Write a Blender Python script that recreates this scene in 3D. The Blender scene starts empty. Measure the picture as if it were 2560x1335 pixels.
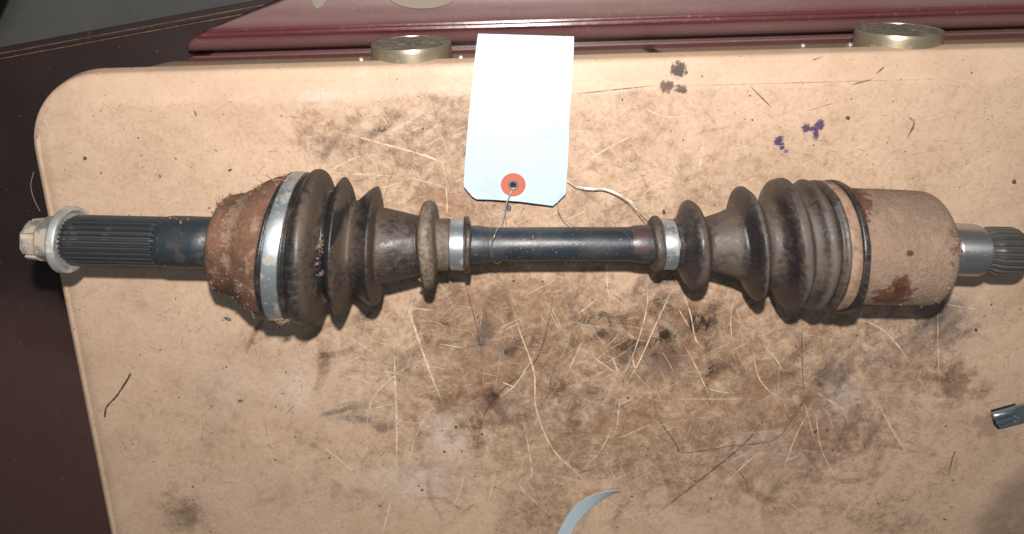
import bpy, math, random
import numpy as np
from mathutils import Vector, Matrix

random.seed(7)
rng = np.random.default_rng(11)
scene = bpy.context.scene
COL = scene.collection
R = math.radians

# ------------------------------------------------------------------ camera
FPX, PX0, PY0 = 1750.0, 1280.0, 375.0       # focal length and principal point in photo pixels (cropped photo)
TILT = R(14.5)
CAM = Vector((0.0, 0.0, 0.413))
FWD = Vector((0, -math.sin(TILT), -math.cos(TILT)))
UP = Vector((0, math.cos(TILT), -math.sin(TILT)))
RIGHT = Vector((1, 0, 0))
cd = bpy.data.cameras.new("camera")
cd.sensor_width = 36.0
cd.lens = FPX / 2560 * 36
cd.shift_y = -(667.5 - PY0) / 2560
cd.clip_start = 0.01
cd.clip_end = 50
cd.dof.use_dof = True
cd.dof.focus_distance = 0.425
cd.dof.aperture_fstop = 5.6
cam = bpy.data.objects.new("camera", cd)
COL.objects.link(cam)
cam.matrix_world = Matrix((RIGHT, UP, -FWD)).transposed().to_4x4()
cam.location = CAM
scene.camera = cam

# ------------------------------------------------------------------ light
world = bpy.data.worlds.new("World")
scene.world = world
world.use_nodes = True
world.node_tree.nodes["Background"].inputs[0].default_value = (0.95, 0.97, 1.0, 1)
world.node_tree.nodes["Background"].inputs[1].default_value = 0.07
fl = bpy.data.lights.new("camera_flash", 'POINT')
fl.energy = 15.8
fl.color = (1.0, 0.955, 0.895)
fl.shadow_soft_size = 0.006
flash = bpy.data.objects.new("camera_flash", fl)
flash.location = CAM + UP * 0.064 - FWD * 0.032
COL.objects.link(flash)
rl = bpy.data.lights.new("glint_fill_light", 'AREA')  # added overhead area light for bluish glints and a little fill
rl.energy = 4.0
rl.shape = 'RECTANGLE'
rl.size, rl.size_y = 1.2, 0.14
rl.color = (0.74, 0.87, 1.0)
fill_light = bpy.data.objects.new("glint_fill_light", rl)
fill_light.location = (0.05, 0.62, 1.75)
fill_light.rotation_euler = (R(-20), 0, 0)
COL.objects.link(fill_light)

scene.view_settings.view_transform = 'Standard'
scene.view_settings.look = 'None'
scene.view_settings.exposure = 0.16
scene.view_settings.gamma = 1.0
scene.render.engine = 'CYCLES'
scene.cycles.max_bounces = 5
scene.cycles.sample_clamp_indirect = 3.0

# ------------------------------------------------------------------ helpers
def ray(px, py):
    return FWD + RIGHT * ((px - PX0) / FPX) - UP * ((py - PY0) / FPX)

def at(px, py, z=0.0):
    d = ray(px, py)
    return CAM + d * ((z - CAM.z) / d.z)

def depth(p):
    return (p - CAM).dot(FWD)

def tag(o, label=None, cat=None, group=None, kind=None):
    for k, v in (("label", label), ("category", cat), ("group", group), ("kind", kind)):
        if v: o[k] = v
    return o

def empty(name, loc):
    o = bpy.data.objects.new(name, None)
    o.empty_display_size = 0.02
    o.location = loc
    COL.objects.link(o)
    return o

def origin(o):
    p = Vector((0, 0, 0))
    while o is not None:
        p += o.location
        o = o.parent
    return p

def build(name, verts, faces, mat, parent=None, loc=None, smooth=True, sharp=35, attrs=None):
    """one mesh object from world-space vertices; its origin sits at loc (or at its parent's)"""
    base = origin(parent) if parent is not None else Vector((0, 0, 0))
    org = Vector(loc) if loc is not None else base
    v = np.asarray([tuple(p) for p in verts], dtype=float) - np.array(org)
    me = bpy.data.meshes.new(name)
    me.from_pydata(v.tolist(), [], [tuple(f) for f in faces])
    if attrs:
        for k, a in attrs.items():
            at_ = me.attributes.new(k, 'FLOAT', 'POINT')
            at_.data.foreach_set('value', np.asarray(a, dtype=np.float32))
    me.validate()
    me.update()
    if smooth:
        me.polygons.foreach_set('use_smooth', [True] * len(me.polygons))
        if sharp: me.set_sharp_from_angle(angle=R(sharp))
    me.materials.append(mat)
    o = bpy.data.objects.new(name, me)
    COL.objects.link(o)
    if parent is not None: o.parent = parent
    o.location = org - base
    return o

def catmull(pts, n=6):
    P = np.asarray(pts, float)
    P = np.vstack([2 * P[0] - P[1], P, 2 * P[-1] - P[-2]])
    out = []
    for i in range(1, len(P) - 2):
        for k in range(n):
            t = k / n
            a, b, c, d = P[i - 1], P[i], P[i + 1], P[i + 2]
            out.append(0.5 * ((2 * b) + (-a + c) * t + (2 * a - 5 * b + 4 * c - d) * t * t + (-a + 3 * b - 3 * c + d) * t ** 3))
    out.append(P[-2])
    return np.array(out)

class Geo:
    def __init__(s): s.v, s.f = [], []
    def add(s, v, f):
        o = len(s.v); s.v += [tuple(p) for p in v]; s.f += [tuple(i + o for i in q) for q in f]
    def box(s, c, ax, ay, az):
        c = Vector(c); v = [c + ax * i + ay * j + az * k for k in (-1, 1) for j in (-1, 1) for i in (-1, 1)]
        s.add(v, [(0, 2, 3, 1), (4, 5, 7, 6), (0, 1, 5, 4), (2, 6, 7, 3), (0, 4, 6, 2), (1, 3, 7, 5)])
    def tube(s, pts, r, n=6, taper=None):
        pts = [Vector(p) for p in pts]
        vs, fs = [], []
        nrm = None
        for i, p in enumerate(pts):
            t = (pts[min(i + 1, len(pts) - 1)] - pts[max(i - 1, 0)])
            t = t.normalized() if t.length > 0 else Vector((1, 0, 0))
            if nrm is None: nrm = t.orthogonal().normalized()
            nrm = (nrm - t * nrm.dot(t)).normalized()
            b = t.cross(nrm)
            rr = r if taper is None else r * taper[i]
            for k in range(n):
                a = 2 * math.pi * k / n
                vs.append(p + nrm * (rr * math.cos(a)) + b * (rr * math.sin(a)))
        for i in range(len(pts) - 1):
            for k in range(n):
                fs.append((i * n + k, i * n + (k + 1) % n, (i + 1) * n + (k + 1) % n, (i + 1) * n + k))
        fs.append(tuple(range(n))[::-1]); fs.append(tuple((len(pts) - 1) * n + k for k in range(n)))
        s.add(vs, fs)
    def crumb(s, c, rx, ry, rz, rot=0.0):
        n = 6; vs = []; fs = []
        rings = [(-0.7, 0.7), (0.0, 1.0), (0.7, 0.45)]
        for h, q in rings:
            for k in range(n):
                a = 2 * math.pi * k / n; w = q * random.uniform(0.5, 1.35)
                x, y = rx * w * math.cos(a), ry * w * math.sin(a)
                vs.append((c[0] + x * math.cos(rot) - y * math.sin(rot), c[1] + x * math.sin(rot) + y * math.cos(rot), c[2] + h * rz * random.uniform(.8, 1.1)))
        for i in range(2):
            for k in range(n):
                fs.append((i * n + k, i * n + (k + 1) % n, (i + 1) * n + (k + 1) % n, (i + 1) * n + k))
        fs.append(tuple(range(n))[::-1]); fs.append(tuple(2 * n + k for k in range(n)))
        s.add(vs, fs)

# ------------------------------------------------------------------ materials
class Mat:
    def __init__(s, name):
        s.m = bpy.data.materials.new(name); s.m.use_nodes = True
        s.t = s.m.node_tree; s.n = s.t.nodes; s.l = s.t.links
        s.b = s.n["Principled BSDF"]
        s.cache = {}
        s.tc = s.n.new("ShaderNodeTexCoord").outputs["Object"]
    def link(s, a, b): s.l.new(a, b)
    def _in(s, sock, v):
        if hasattr(v, 'is_output') or isinstance(v, bpy.types.NodeSocket): s.l.new(v, sock)
        elif isinstance(v, (tuple, list)) and len(v) == 3 and sock.type == 'RGBA': sock.default_value = (*v, 1)
        else: sock.default_value = v
    def scaled(s, sx, sy, sz, rot=(0, 0, 0), off=(0, 0, 0)):
        src = s.tc
        if any(rot):                                   # turn first, then stretch
            r_ = s.n.new("ShaderNodeMapping"); s.l.new(src, r_.inputs[0]); r_.inputs[2].default_value = rot
            src = r_.outputs[0]
        n = s.n.new("ShaderNodeMapping"); s.l.new(src, n.inputs[0])
        n.inputs[1].default_value = off; n.inputs[3].default_value = (sx, sy, sz)
        return n.outputs[0]
    def noise(s, scale, detail=4, rough=0.6, vec=None, dist=0.0):
        n = s.n.new("ShaderNodeTexNoise"); s.l.new(vec or s.tc, n.inputs['Vector'])
        n.inputs['Scale'].default_value = scale; n.inputs['Detail'].default_value = detail
        n.inputs['Roughness'].default_value = rough; n.inputs['Distortion'].default_value = dist
        return n.outputs['Fac']
    def voro(s, scale, vec=None, feature='F1'):
        n = s.n.new("ShaderNodeTexVoronoi"); n.feature = feature; s.l.new(vec or s.tc, n.inputs['Vector'])
        n.inputs['Scale'].default_value = scale
        return n.outputs['Distance']
    def ramp(s, fac, lo, hi, a=0.0, b=1.0):
        n = s.n.new("ShaderNodeMapRange"); n.interpolation_type = 'SMOOTHSTEP'
        s._in(n.inputs[0], fac); n.inputs[1].default_value = lo; n.inputs[2].default_value = hi
        n.inputs[3].default_value = a; n.inputs[4].default_value = b
        return n.outputs[0]
    def math(s, op, a, b=0.0, clamp=False):
        n = s.n.new("ShaderNodeMath"); n.operation = op; n.use_clamp = clamp
        s._in(n.inputs[0], a); s._in(n.inputs[1], b)
        return n.outputs[0]
    def mix(s, fac, a, b, mode='MIX'):
        n = s.n.new("ShaderNodeMix"); n.data_type = 'RGBA'; n.blend_type = mode
        s._in(n.inputs[0], fac); s._in(n.inputs[6], a); s._in(n.inputs[7], b)
        return n.outputs[2]
    def attr(s, name):
        n = s.n.new("ShaderNodeAttribute"); n.attribute_name = name
        return n.outputs['Fac']
    def pos(s):
        return s.n.new("ShaderNodeNewGeometry").outputs['Position']
    def bump(s, h, strength=0.3, dist=0.001):
        n = s.n.new("ShaderNodeBump"); n.inputs['Strength'].default_value = strength; n.inputs['Distance'].default_value = dist
        s.l.new(h, n.inputs['Height']); s.l.new(n.outputs[0], s.b.inputs['Normal'])
    def set(s, color=None, rough=None, metal=None, spec=None, coat=None, alpha=None):
        for k, v in (("Base Color", color), ("Roughness", rough), ("Metallic", metal), ("Specular IOR Level", spec), ("Coat Weight", coat), ("Alpha", alpha)):
            if v is not None: s._in(s.b.inputs[k], v)
        return s
    def blob(s, px, py, r, z=0.0, wob=0.35, noise_scale=260, sx=1.0):
        """mask of a ragged mark with its own outline, fixed to a place on the surface"""
        c = at(px, py, z)
        d = s.n.new("ShaderNodeVectorMath"); d.operation = 'SUBTRACT'; s.l.new(s.pos(), d.inputs[0]); d.inputs[1].default_value = c
        m = s.n.new("ShaderNodeVectorMath"); m.operation = 'MULTIPLY'; s.l.new(d.outputs[0], m.inputs[0]); m.inputs[1].default_value = (1 / (r * sx), 1 / r, 0)
        ln = s.n.new("ShaderNodeVectorMath"); ln.operation = 'LENGTH'; s.l.new(m.outputs[0], ln.inputs[0])
        nz = s.cache.setdefault(noise_scale, None) or s.noise(noise_scale, 3, 0.65)
        s.cache[noise_scale] = nz
        e = s.math('ADD', ln.outputs['Value'], s.math('MULTIPLY', s.math('SUBTRACT', nz, 0.5), wob * 6))
        return s.ramp(e, 0.55, 1.10, 1.0, 0.0)

def m_rubber(name, dust=0.5, tone=(0.030, 0.028, 0.030), dustcol=(0.135, 0.098, 0.078), rib_shade=()):
    m = Mat(name)
    big = m.noise(28, 5, 0.62); fine = m.noise(300, 4, 0.7)
    grit = m.noise(1500, 2, 0.7)
    f = m.math('ADD', m.math('MULTIPLY', big, 0.52), m.math('MULTIPLY', fine, 0.48))
    d = m.ramp(m.math('ADD', m.attr('dust'), m.math('MULTIPLY', m.math('SUBTRACT', f, 0.5), 2.4)), 0.05, 0.85)
    col = m.mix(d, tone, dustcol)
    spots = m.ramp(m.noise(900, 2, 0.5), 0.66, 0.72)
    col = m.mix(m.math('MULTIPLY', spots, 0.3), col, (0.30, 0.24, 0.19))
    col = m.mix(m.math('MULTIPLY', m.ramp(m.attr('dust'), .85, 1.05), m.ramp(m.noise(330, 6, .8), .40, .64)), col, (.185, .145, .108))
    for (gx, gy, gr) in rib_shade:
        col = m.mix(m.math('MULTIPLY', m.blob(gx, gy, gr, 0.075, 0.3, 150, .6), .9), col, (0.008, 0.007, 0.007))  # shade of the deep gap between ribs, painted into the rubber colour
    m.set(col, m.ramp(d, 0, 1, 0.36, 0.68), 0.0, 0.5)
    m.bump(m.math('ADD', m.math('MULTIPLY', fine, 0.7), m.math('MULTIPLY', grit, 0.3)), 0.35, 0.0008)
    return m.m

def m_rust(name, base=(0.150, 0.072, 0.045), dark=(0.062, 0.032, 0.022), dustc=(0.22, 0.140, 0.092), dust=0.4, crust=()):
    m = Mat(name)
    a = m.noise(35, 6, 0.65); b = m.noise(160, 5, 0.7); c = m.noise(900, 3, 0.7)
    col = m.mix(m.ramp(a, 0.35, 0.65), base, dark)
    col = m.mix(m.math('MULTIPLY', m.ramp(b, 0.62 - 0.25 * dust, 0.75 - 0.2 * dust), 0.8), col, dustc)
    col = m.mix(m.math('MULTIPLY', m.ramp(c, 0.60, 0.72), 0.55), col, (0.46, 0.35, 0.26))
    for (hx, hy, hr, hs) in crust:
        col = m.mix(m.math('MULTIPLY', m.blob(hx, hy, hr, .075, .6, 600, hs), .55), col, (.29, .20, .14))
    m.set(col, 0.72, 0.0, 0.35)
    m.bump(m.math('ADD', b, m.math('MULTIPLY', c, 0.6)), 0.6, 0.0010)
    return m.m

def m_metal(name, col=(0.62, 0.66, 0.68), rough=0.38, dirt=0.35, dirtcol=(0.20, 0.15, 0.11), metal=0.85, aniso=0.0):
    m = Mat(name)
    a = m.noise(90, 5, 0.65); c = m.noise(1100, 3, 0.6)
    d = m.math('MULTIPLY', m.ramp(a, 0.70 - 0.35 * dirt, 0.82 - 0.25 * dirt), 0.85)
    p = m.math('MULTIPLY', m.ramp(c, 0.62, 0.70), 0.6)
    dd = m.math('MAXIMUM', m.math('MAXIMUM', d, p), m.math('MULTIPLY', m.attr('groove'), .85))
    m.set(m.mix(dd, col, dirtcol), m.ramp(dd, 0, 1, rough, 0.75), m.ramp(dd, 0, 1, metal, 0.0), 0.5)
    m.bump(m.math('ADD', a, m.math('MULTIPLY', c, 0.5)), 0.18, 0.0006)
    if aniso:
        tn = m.n.new("ShaderNodeTangent"); tn.direction_type = 'RADIAL'; tn.axis = 'X'
        m.l.new(tn.outputs[0], m.b.inputs['Tangent']); m.b.inputs['Anisotropic'].default_value = aniso; m.b.inputs['Anisotropic Rotation'].default_value = .25
    return m.m

M = {}
BOX_Z = -0.105
M['boot_left'] = m_rubber('boot_rubber_worn', 0.52, (0.011, 0.011, 0.013), (0.072, 0.050, 0.036), rib_shade=((838, 560, .0055), (834, 585, .0045)))
M['boot_right'] = m_rubber('boot_rubber_dusty', 0.70, (0.017, 0.015, 0.016), (0.080, 0.060, 0.048))
M['cuff_ring'] = m_rubber('boot_ring_crusted', 0.70, (0.05, 0.045, 0.042), (0.27, 0.22, 0.17))
M['housing'] = m_rust('rusty_joint_housing', crust=((572, 520, .006, .8), (566, 560, .006, .8), (562, 600, .005, .8), (566, 650, .004, .8), (640, 560, .004, .6)))
def m_body():
    m = Mat('dusty_joint_body')
    a = m.noise(30, 5, 0.6); b = m.noise(420, 5, 0.75); c = m.noise(1400, 2, 0.7)
    col = m.mix(m.ramp(a, 0.35, 0.68), (0.285, 0.190, 0.138), (0.235, 0.165, 0.120))
    col = m.mix(m.math('MULTIPLY', m.ramp(b, 0.42, 0.66), 0.5), col, (0.170, 0.112, 0.082))
    col = m.mix(m.math('MULTIPLY', m.ramp(c, 0.62, 0.74), 0.3), col, (0.40, 0.30, 0.23))
    lump = m.noise(110, 5, .7)
    col = m.mix(m.math('MULTIPLY', m.ramp(lump, .52, .62), .45), col, (.33, .235, .165))
    for (px, py, r, sx) in ((2178, 512, 0.0105, 1.0), (2228, 692, 0.0065, 0.8), (2215, 728, 0.0085, 1.6), (2170, 545, .006, .8), (2250, 615, 0.002, 1.0)):
        k = m.blob(px, py, r, 0.066 if py < 600 else 0.06, 0.35, 230, sx)
        col = m.mix(m.math('MULTIPLY', k, 0.92), col, m.mix(m.ramp(m.noise(150, 3), 0.4, 0.6), (0.075, 0.028, 0.016), (0.115, 0.046, 0.026)))
    m.set(col, 0.85, 0, 0.25)
    m.bump(m.math('ADD', m.math('MULTIPLY', lump, 1.6), m.math('ADD', b, c)), 0.75, 0.0012)
    return m.m
M['body'] = m_body()
M['zinc'] = m_metal('zinc_clamp_band', (0.46, 0.51, 0.54), 0.44, 0.60, aniso=.5)
def m_dusty_band():
    m = Mat('dusty_clamp_band')
    a = m.noise(120, 5, .7); c = m.noise(800, 3, .7)
    col = m.mix(m.ramp(a, .35, .65), (.30, .190, .130), (.150, .098, .070))
    col = m.mix(m.math('MULTIPLY', m.ramp(c, .55, .7), .5), col, (.15, .10, .075))
    k = m.math('MAXIMUM', m.blob(2130, 572, .0035, .078, .25, 400, .7), m.blob(2128, 552, .003, .078, .25, 400, .6))
    m.set(m.mix(k, col, (.6, .66, .68)), m.ramp(k, 0, 1, .8, .4), m.ramp(k, 0, 1, 0, .75), .35)
    m.bump(c, .3, .0006)
    return m.m
M['zinc_dusty'] = m_dusty_band()
M['nut'] = m_metal('nut_steel', (0.46, 0.44, 0.40), 0.46, 0.85, (0.36, 0.29, 0.22), 0.75)
M['thread'] = m_metal('thread_end_steel', (0.60, 0.53, 0.43), 0.5, 0.8, (0.36, 0.24, 0.15), 0.35)
M['flange'] = m_metal('flange_steel', (0.50, 0.51, 0.50), 0.48, 0.6, (0.40, 0.34, 0.28), 0.7)
M['stub_bright'] = m_metal('bright_machined_steel', (0.50, 0.51, 0.51), 0.34, -0.3, (0.20, 0.17, 0.14), 0.92, aniso=.8)
M['spline_dark'] = m_metal('blued_spline_steel', (0.075, 0.088, 0.102), 0.34, 0.5, (0.030, 0.022, 0.018), 0.75)
M['plain_stub'] = m_metal('blued_plain_steel', (0.030, 0.040, 0.050), 0.42, 0.6, (0.040, 0.027, 0.020), 0.40)
M['spline_worn'] = m_metal('worn_spline_steel', (0.17, 0.165, 0.155), 0.34, 0.40, (0.030, 0.024, 0.019), 0.78)
def m_shaft():
    m = Mat('black_painted_shaft')
    a = m.noise(40, 5, 0.6); b = m.noise(420, 4, 0.7); c = m.noise(900, 2, 0.5)
    col = m.mix(m.ramp(a, 0.40, 0.70), (0.016, 0.021, 0.028), (0.034, 0.035, 0.038))
    col = m.mix(m.math('MULTIPLY', m.ramp(b, 0.63, 0.72), 0.55), col, (0.16, 0.13, 0.10))
    col = m.mix(m.math('MULTIPLY', m.ramp(c, 0.68, 0.75), 0.8), col, (0.36, 0.30, 0.24))
    for (px, py, r) in ((1620, 590, .010), (1612, 620, .009)):
        col = m.mix(m.math('MULTIPLY', m.blob(px, py, r, .055, .6, 200, .7), .45), col, (.075, .038, .034))
    m.set(col, m.ramp(a, 0.3, 0.7, 0.34, 0.5), 0.0, 0.55)
    m.bump(m.math('ADD', b, c), 0.14, 0.0006)
    return m.m
M['shaft'] = m_shaft()
M['grass'] = Mat('dry_grass').set((0.27, 0.175, 0.105), 0.8).m
M['wire'] = m_metal('tie_wire_steel', (0.55, 0.52, 0.47), 0.35, 0.2)

# ---- worn beige plastic
def m_beige():
    m = Mat('worn_beige_plastic')
    g, gr, pl = m.attr('grime'), m.attr('grey'), m.attr('pale')
    warp = m.scaled(1, 1, 1)
    n1 = m.noise(22, 7, 0.68, dist=0.6); n2 = m.noise(95, 6, 0.72, dist=0.4); n3 = m.noise(420, 4, 0.75); n4 = m.noise(1500, 2, 0.6)
    st1 = m.noise(60, 5, 0.75, m.scaled(1, 0.18, 1, (0, 0, R(28)))); st2 = m.noise(70, 5, 0.75, m.scaled(1, 0.16, 1, (0, 0, R(-52))))
    base = m.mix(m.ramp(n1, 0.30, 0.72), (0.545, 0.385, 0.275), (0.465, 0.320, 0.222))
    base = m.mix(m.math('MULTIPLY', m.ramp(n3, 0.5, 0.75), 0.30), base, (0.42, 0.278, 0.180))
    n5 = m.noise(190, 6, 0.75, dist=1.2)
    mot = m.math('ADD', m.math('MULTIPLY', n1, 0.32), m.math('ADD', m.math('MULTIPLY', n2, 0.30), m.math('ADD', m.math('MULTIPLY', n5, 0.10), m.math('ADD', m.math('MULTIPLY', st1, 0.16), m.math('MULTIPLY', st2, 0.16)))))
    # where grime is strong the threshold falls and the dirt closes up
    f = m.math('SUBTRACT', m.math('ADD', mot, m.math('MULTIPLY', g, 0.25)), 0.600)
    f = m.ramp(f, -0.045, 0.20)
    f = m.math('MULTIPLY', f, m.math('MULTIPLY', m.ramp(n3, 0.25, 0.62, 0.55, 1.0), m.ramp(n5, 0.34, 0.60, 0.55, 1.0)))
    col = m.mix(m.math('MULTIPLY', f, 0.85), base, (0.140, 0.072, 0.039))
    f2 = m.ramp(m.math('ADD', m.math('MULTIPLY', n2, 0.7), m.math('MULTIPLY', g, 0.22)), 0.46, 0.66)
    col = m.mix(m.math('MULTIPLY', f2, m.math('ADD', .34, m.math('MULTIPLY', g, .34))), col, (0.265, 0.150, 0.086))
    fg = m.math('MULTIPLY', gr, m.ramp(n2, 0.33, 0.62))
    col = m.mix(m.math('MULTIPLY', fg, 0.72), col, (0.125, 0.110, 0.105))
    fp = m.math('MULTIPLY', pl, m.ramp(n2, 0.3, 0.55))
    col = m.mix(m.math('MULTIPLY', fp, 0.75), col, (0.55, 0.47, 0.41))
    sp = m.ramp(m.noise(520, 1, 0.3), 0.735, 0.765)
    col = m.mix(m.math('MULTIPLY', sp, m.ramp(n2, 0.45, 0.6)), col, (0.075, 0.045, 0.032))
    sp2 = m.ramp(n4, 0.66, 0.72)
    col = m.mix(m.math('MULTIPLY', sp2, m.math('ADD', m.math('MULTIPLY', g, 0.6), 0.15)), col, (0.13, 0.08, 0.055))
    def lines(ang, sc, lo, hi, st=.025):
        return m.math('MULTIPLY', m.ramp(m.noise(sc, 1.5, .5, m.scaled(1, st, 1, (0, 0, R(ang))), dist=.15), lo, hi), m.ramp(m.noise(40, 2, .6, m.scaled(1, 1, 1, off=(ang, ang, 0))), .48, .60))
    wear = m.math('ADD', .25, m.math('MULTIPLY', g, .9), True)
    fine_m = m.ramp(m.math('ADD', m.math('MULTIPLY', n5, .6), m.math('MULTIPLY', n3, .4)), .44, .62)
    col = m.mix(m.math('MULTIPLY', fine_m, m.math('ADD', .22, m.math('MULTIPLY', g, .22))), col, (.21, .115, .066))
    dl = m.math('MAXIMUM', lines(20, 1100, .66, .72), m.math('MAXIMUM', lines(-58, 1000, .66, .72), lines(75, 900, .67, .73)))
    col = m.mix(m.math('MULTIPLY', m.math('MULTIPLY', dl, wear), .55), col, (.12, .072, .048))
    pl_ = m.math('MAXIMUM', lines(-25, 1000, .655, .71), m.math('MAXIMUM', lines(62, 900, .66, .71), lines(-78, 1000, .66, .71)))
    col = m.mix(m.math('MULTIPLY', m.math('MULTIPLY', pl_, wear), .6), col, (.68, .52, .38))
    col = m.mix(m.math('MULTIPLY', m.attr('dark_patch'), m.ramp(n2, .3, .6, .45, .7)), col, (.170, .112, .078))  # soft-edged round patch, darker brown towards the near right corner
    # ink and tar marks, with plain brown and grey patches
    for (px, py, r, sx, c) in ((1948, 352, 0.0042, 0.75, (0.045, 0.025, 0.085)), (1955, 366, 0.0030, 0.6, (0.06, 0.03, 0.10)), (1965, 378, 0.0016, 1.0, (0.16, 0.09, 0.16)),
                               (2014, 320, 0.0036, 0.75, (0.05, 0.03, 0.085)), (2050, 312, 0.0040, 0.8, (0.055, 0.03, 0.10)), (2040, 334, 0.0045, 0.45, (0.05, 0.03, 0.09)), (2030, 322, .002, 2.0, (.07, .04, .1)),
                               (1700, 176, 0.0058, 1.0, (0.028, 0.018, 0.014)), (1668, 216, 0.0042, 1.3, (0.07, 0.035, 0.02)), (1704, 224, 0.0028, 1.6, (0.06, 0.04, 0.03)),
                               (2386, 962, 0.011, 1.2, (0.14, 0.085, 0.05)),
                               (462, 1288, 0.010, 1.1, (0.16, 0.11, 0.07)), (1660, 905, 0.014, 1.1, (0.15, 0.105, 0.085)),
                               (1215, 830, 0.007, 0.8, (0.085, 0.07, 0.062)), (2070, 945, 0.008, 1.2, (0.10, 0.08, 0.07)), (2470, 1062, 0.011, 1.0, (0.19, 0.12, 0.085)),  # last of these: round brownish patch left of the clip
                               (2350, 790, 0.016, 1.1, (0.15, 0.125, 0.11)), (1110, 1010, 0.006, 1.3, (0.09, 0.05, 0.035))):
        k = m.blob(px, py, r, 0.0, 0.30 if r < 0.006 else 0.55, 420 if r < 0.006 else 150, sx)
        col = m.mix(m.math('MULTIPLY', k, 0.93 if r < 0.0059 else 0.45), col, c)
    m.set(col, m.ramp(f, 0, 1, 0.52, 0.66), 0.0, 0.38)
    m.bump(m.math('ADD', m.math('MULTIPLY', n3, 0.7), m.math('MULTIPLY', n4, 0.4)), 0.10, 0.0006)
    return m.m
M['beige'] = m_beige()

def m_scratch(name, col, strength):
    m = Mat(name)
    a = m.math('MULTIPLY', m.attr('fade'), m.ramp(m.noise(180, 4, 0.7), 0.30, 0.60, 0.25, 1.0))
    m.set(col, 0.6, 0, 0.3, alpha=m.math('MULTIPLY', a, strength))
    return m.m
M['scr_pale'] = m_scratch('pale_scratch', (0.74, 0.58, 0.44), 0.85)
M['scr_dark'] = m_scratch('dark_scratch', (0.11, 0.068, 0.048), 0.62)

def m_brown():
    m = Mat('scuffed_brown_paint')
    a = m.noise(9, 5, 0.6); b = m.noise(140, 5, 0.7)
    lines = m.noise(90, 4, 0.7, m.scaled(1, 0.05, 1, (0, 0, R(12))))
    col = m.mix(m.ramp(a, 0.35, 0.65), (0.019, 0.012, 0.012), (0.027, 0.016, 0.015))
    col = m.mix(m.blob(60, 1120, .17, BOX_Z, .12, 12, .8), col, (.082, .043, .038))
    col = m.mix(m.math('MULTIPLY', m.ramp(lines, 0.66, 0.76), 0.4), col, (0.15, 0.085, 0.07))
    col = m.mix(m.math('MULTIPLY', m.ramp(m.noise(330, 2, 0.5), 0.71, 0.76), 0.7), col, (0.20, 0.10, 0.055))
    col = m.mix(m.math('MULTIPLY', m.ramp(b, 0.5, 0.75), 0.3), col, (0.025, 0.016, 0.017))
    m.set(col, 0.55, 0, 0.35)
    m.bump(b, 0.1, 0.0008)
    return m.m
M['brown'] = m_brown()
M['copper_edge'] = m_metal('worn_copper_edge', (0.30, 0.18, 0.12), 0.5, 0.9, (0.07, 0.04, 0.03), 0.4)
def m_maroon():
    m = Mat('glossy_maroon_paint')
    a = m.noise(14, 5, 0.65, m.scaled(0.3, 1.6, 1)); b = m.noise(260, 4, 0.7)
    col = m.mix(m.ramp(a, 0.35, 0.7), (0.100, 0.024, 0.029), (0.125, 0.042, 0.046))
    col = m.mix(m.math('MULTIPLY', m.ramp(b, 0.60, 0.72), 0.35), col, (0.36, 0.26, 0.24))
    du_ = m.attr('dust')
    col = m.mix(m.math('MULTIPLY', du_, m.ramp(a, .2, .7, .45, .95)), col, (0.200, 0.135, 0.128))
    m.set(col, m.math('ADD', m.math('MULTIPLY', du_, .30), m.ramp(b, .3, .7, 0.18, 0.26)), 0, 0.55)
    m.bump(b, 0.05, 0.0006)
    return m.m
M['maroon'] = m_maroon()
M['black_gap'] = Mat('plain_black').set((0.012, 0.012, 0.014), 0.6, 0, 0.3).m
M['foot_metal'] = m_metal('nickel_foot_cup', (0.36, 0.30, 0.215), 0.36, 0.5, (0.18, 0.14, 0.095), 0.7)
def m_pad():
    m = Mat('crusted_foot_pad')
    a = m.noise(160, 5, 0.7); b = m.noise(500, 3, 0.6)
    m.set(m.mix(m.ramp(a, 0.35, 0.65), (0.13, 0.115, 0.090), (0.24, 0.21, 0.165)), 0.8, 0.0, 0.3)
    m.bump(m.math('ADD', a, b), 0.9, 0.002)
    return m.m
M['pad'] = m_pad()
def m_floor():
    m = Mat('grey_concrete')
    a = m.noise(4, 6, 0.65); b = m.noise(60, 5, 0.7)
    col = m.mix(a, (0.20, 0.20, 0.19), (0.30, 0.29, 0.27))
    m.set(m.mix(m.math('MULTIPLY', m.ramp(b, 0.5, 0.7), 0.4), col, (0.16, 0.15, 0.14)), 0.85, 0, 0.3)
    return m.m
M['floor'] = m_floor()
def m_card():
    m = Mat('white_tag_card')
    a = m.noise(30, 4, 0.6); b = m.noise(900, 3, 0.6)
    col = m.mix(a, (0.43, 0.53, 0.585), (0.45, 0.54, 0.585))
    for (px, py, r, sx) in ((1311, 124, 0.0013, 1.0), (1396, 102, 0.0014, 1.6), (1372, 113, 0.0012, 1.8), (1384, 132, 0.0011, 2.0), (1330, 100, 0.0009, 2.0), (1413, 98, 0.001, 1.4), (1357, 405, 0.0009, 0.5), (1310, 320, .0006, 1)):
        k = m.blob(px, py, r * .8, 0.012, 0.7, 1600, sx)
        col = m.mix(m.math('MULTIPLY', k, 0.45), col, (0.16, 0.18, 0.21))
    sm = m.math('MAXIMUM', m.blob(1230, 470, .007, .009, .5, 250, 1.3), m.blob(1390, 330, .006, .009, .6, 250, 1.6))
    col = m.mix(m.math('MULTIPLY', sm, .16), col, (.25, .24, .22))
    m.set(col, 0.52, 0, 0.35)
    m.bump(m.math('ADD', b, m.math('MULTIPLY', m.noise(35, 3, .5), 6)), 0.06, 0.0004)
    return m.m
M['card'] = m_card()
M['red_ring'] = Mat('red_paper_ring').set((0.42, 0.115, 0.075), 0.75).m
M['eyelet'] = m_metal('eyelet_steel', (0.5, 0.5, 0.5), 0.25, 0.2)
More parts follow.
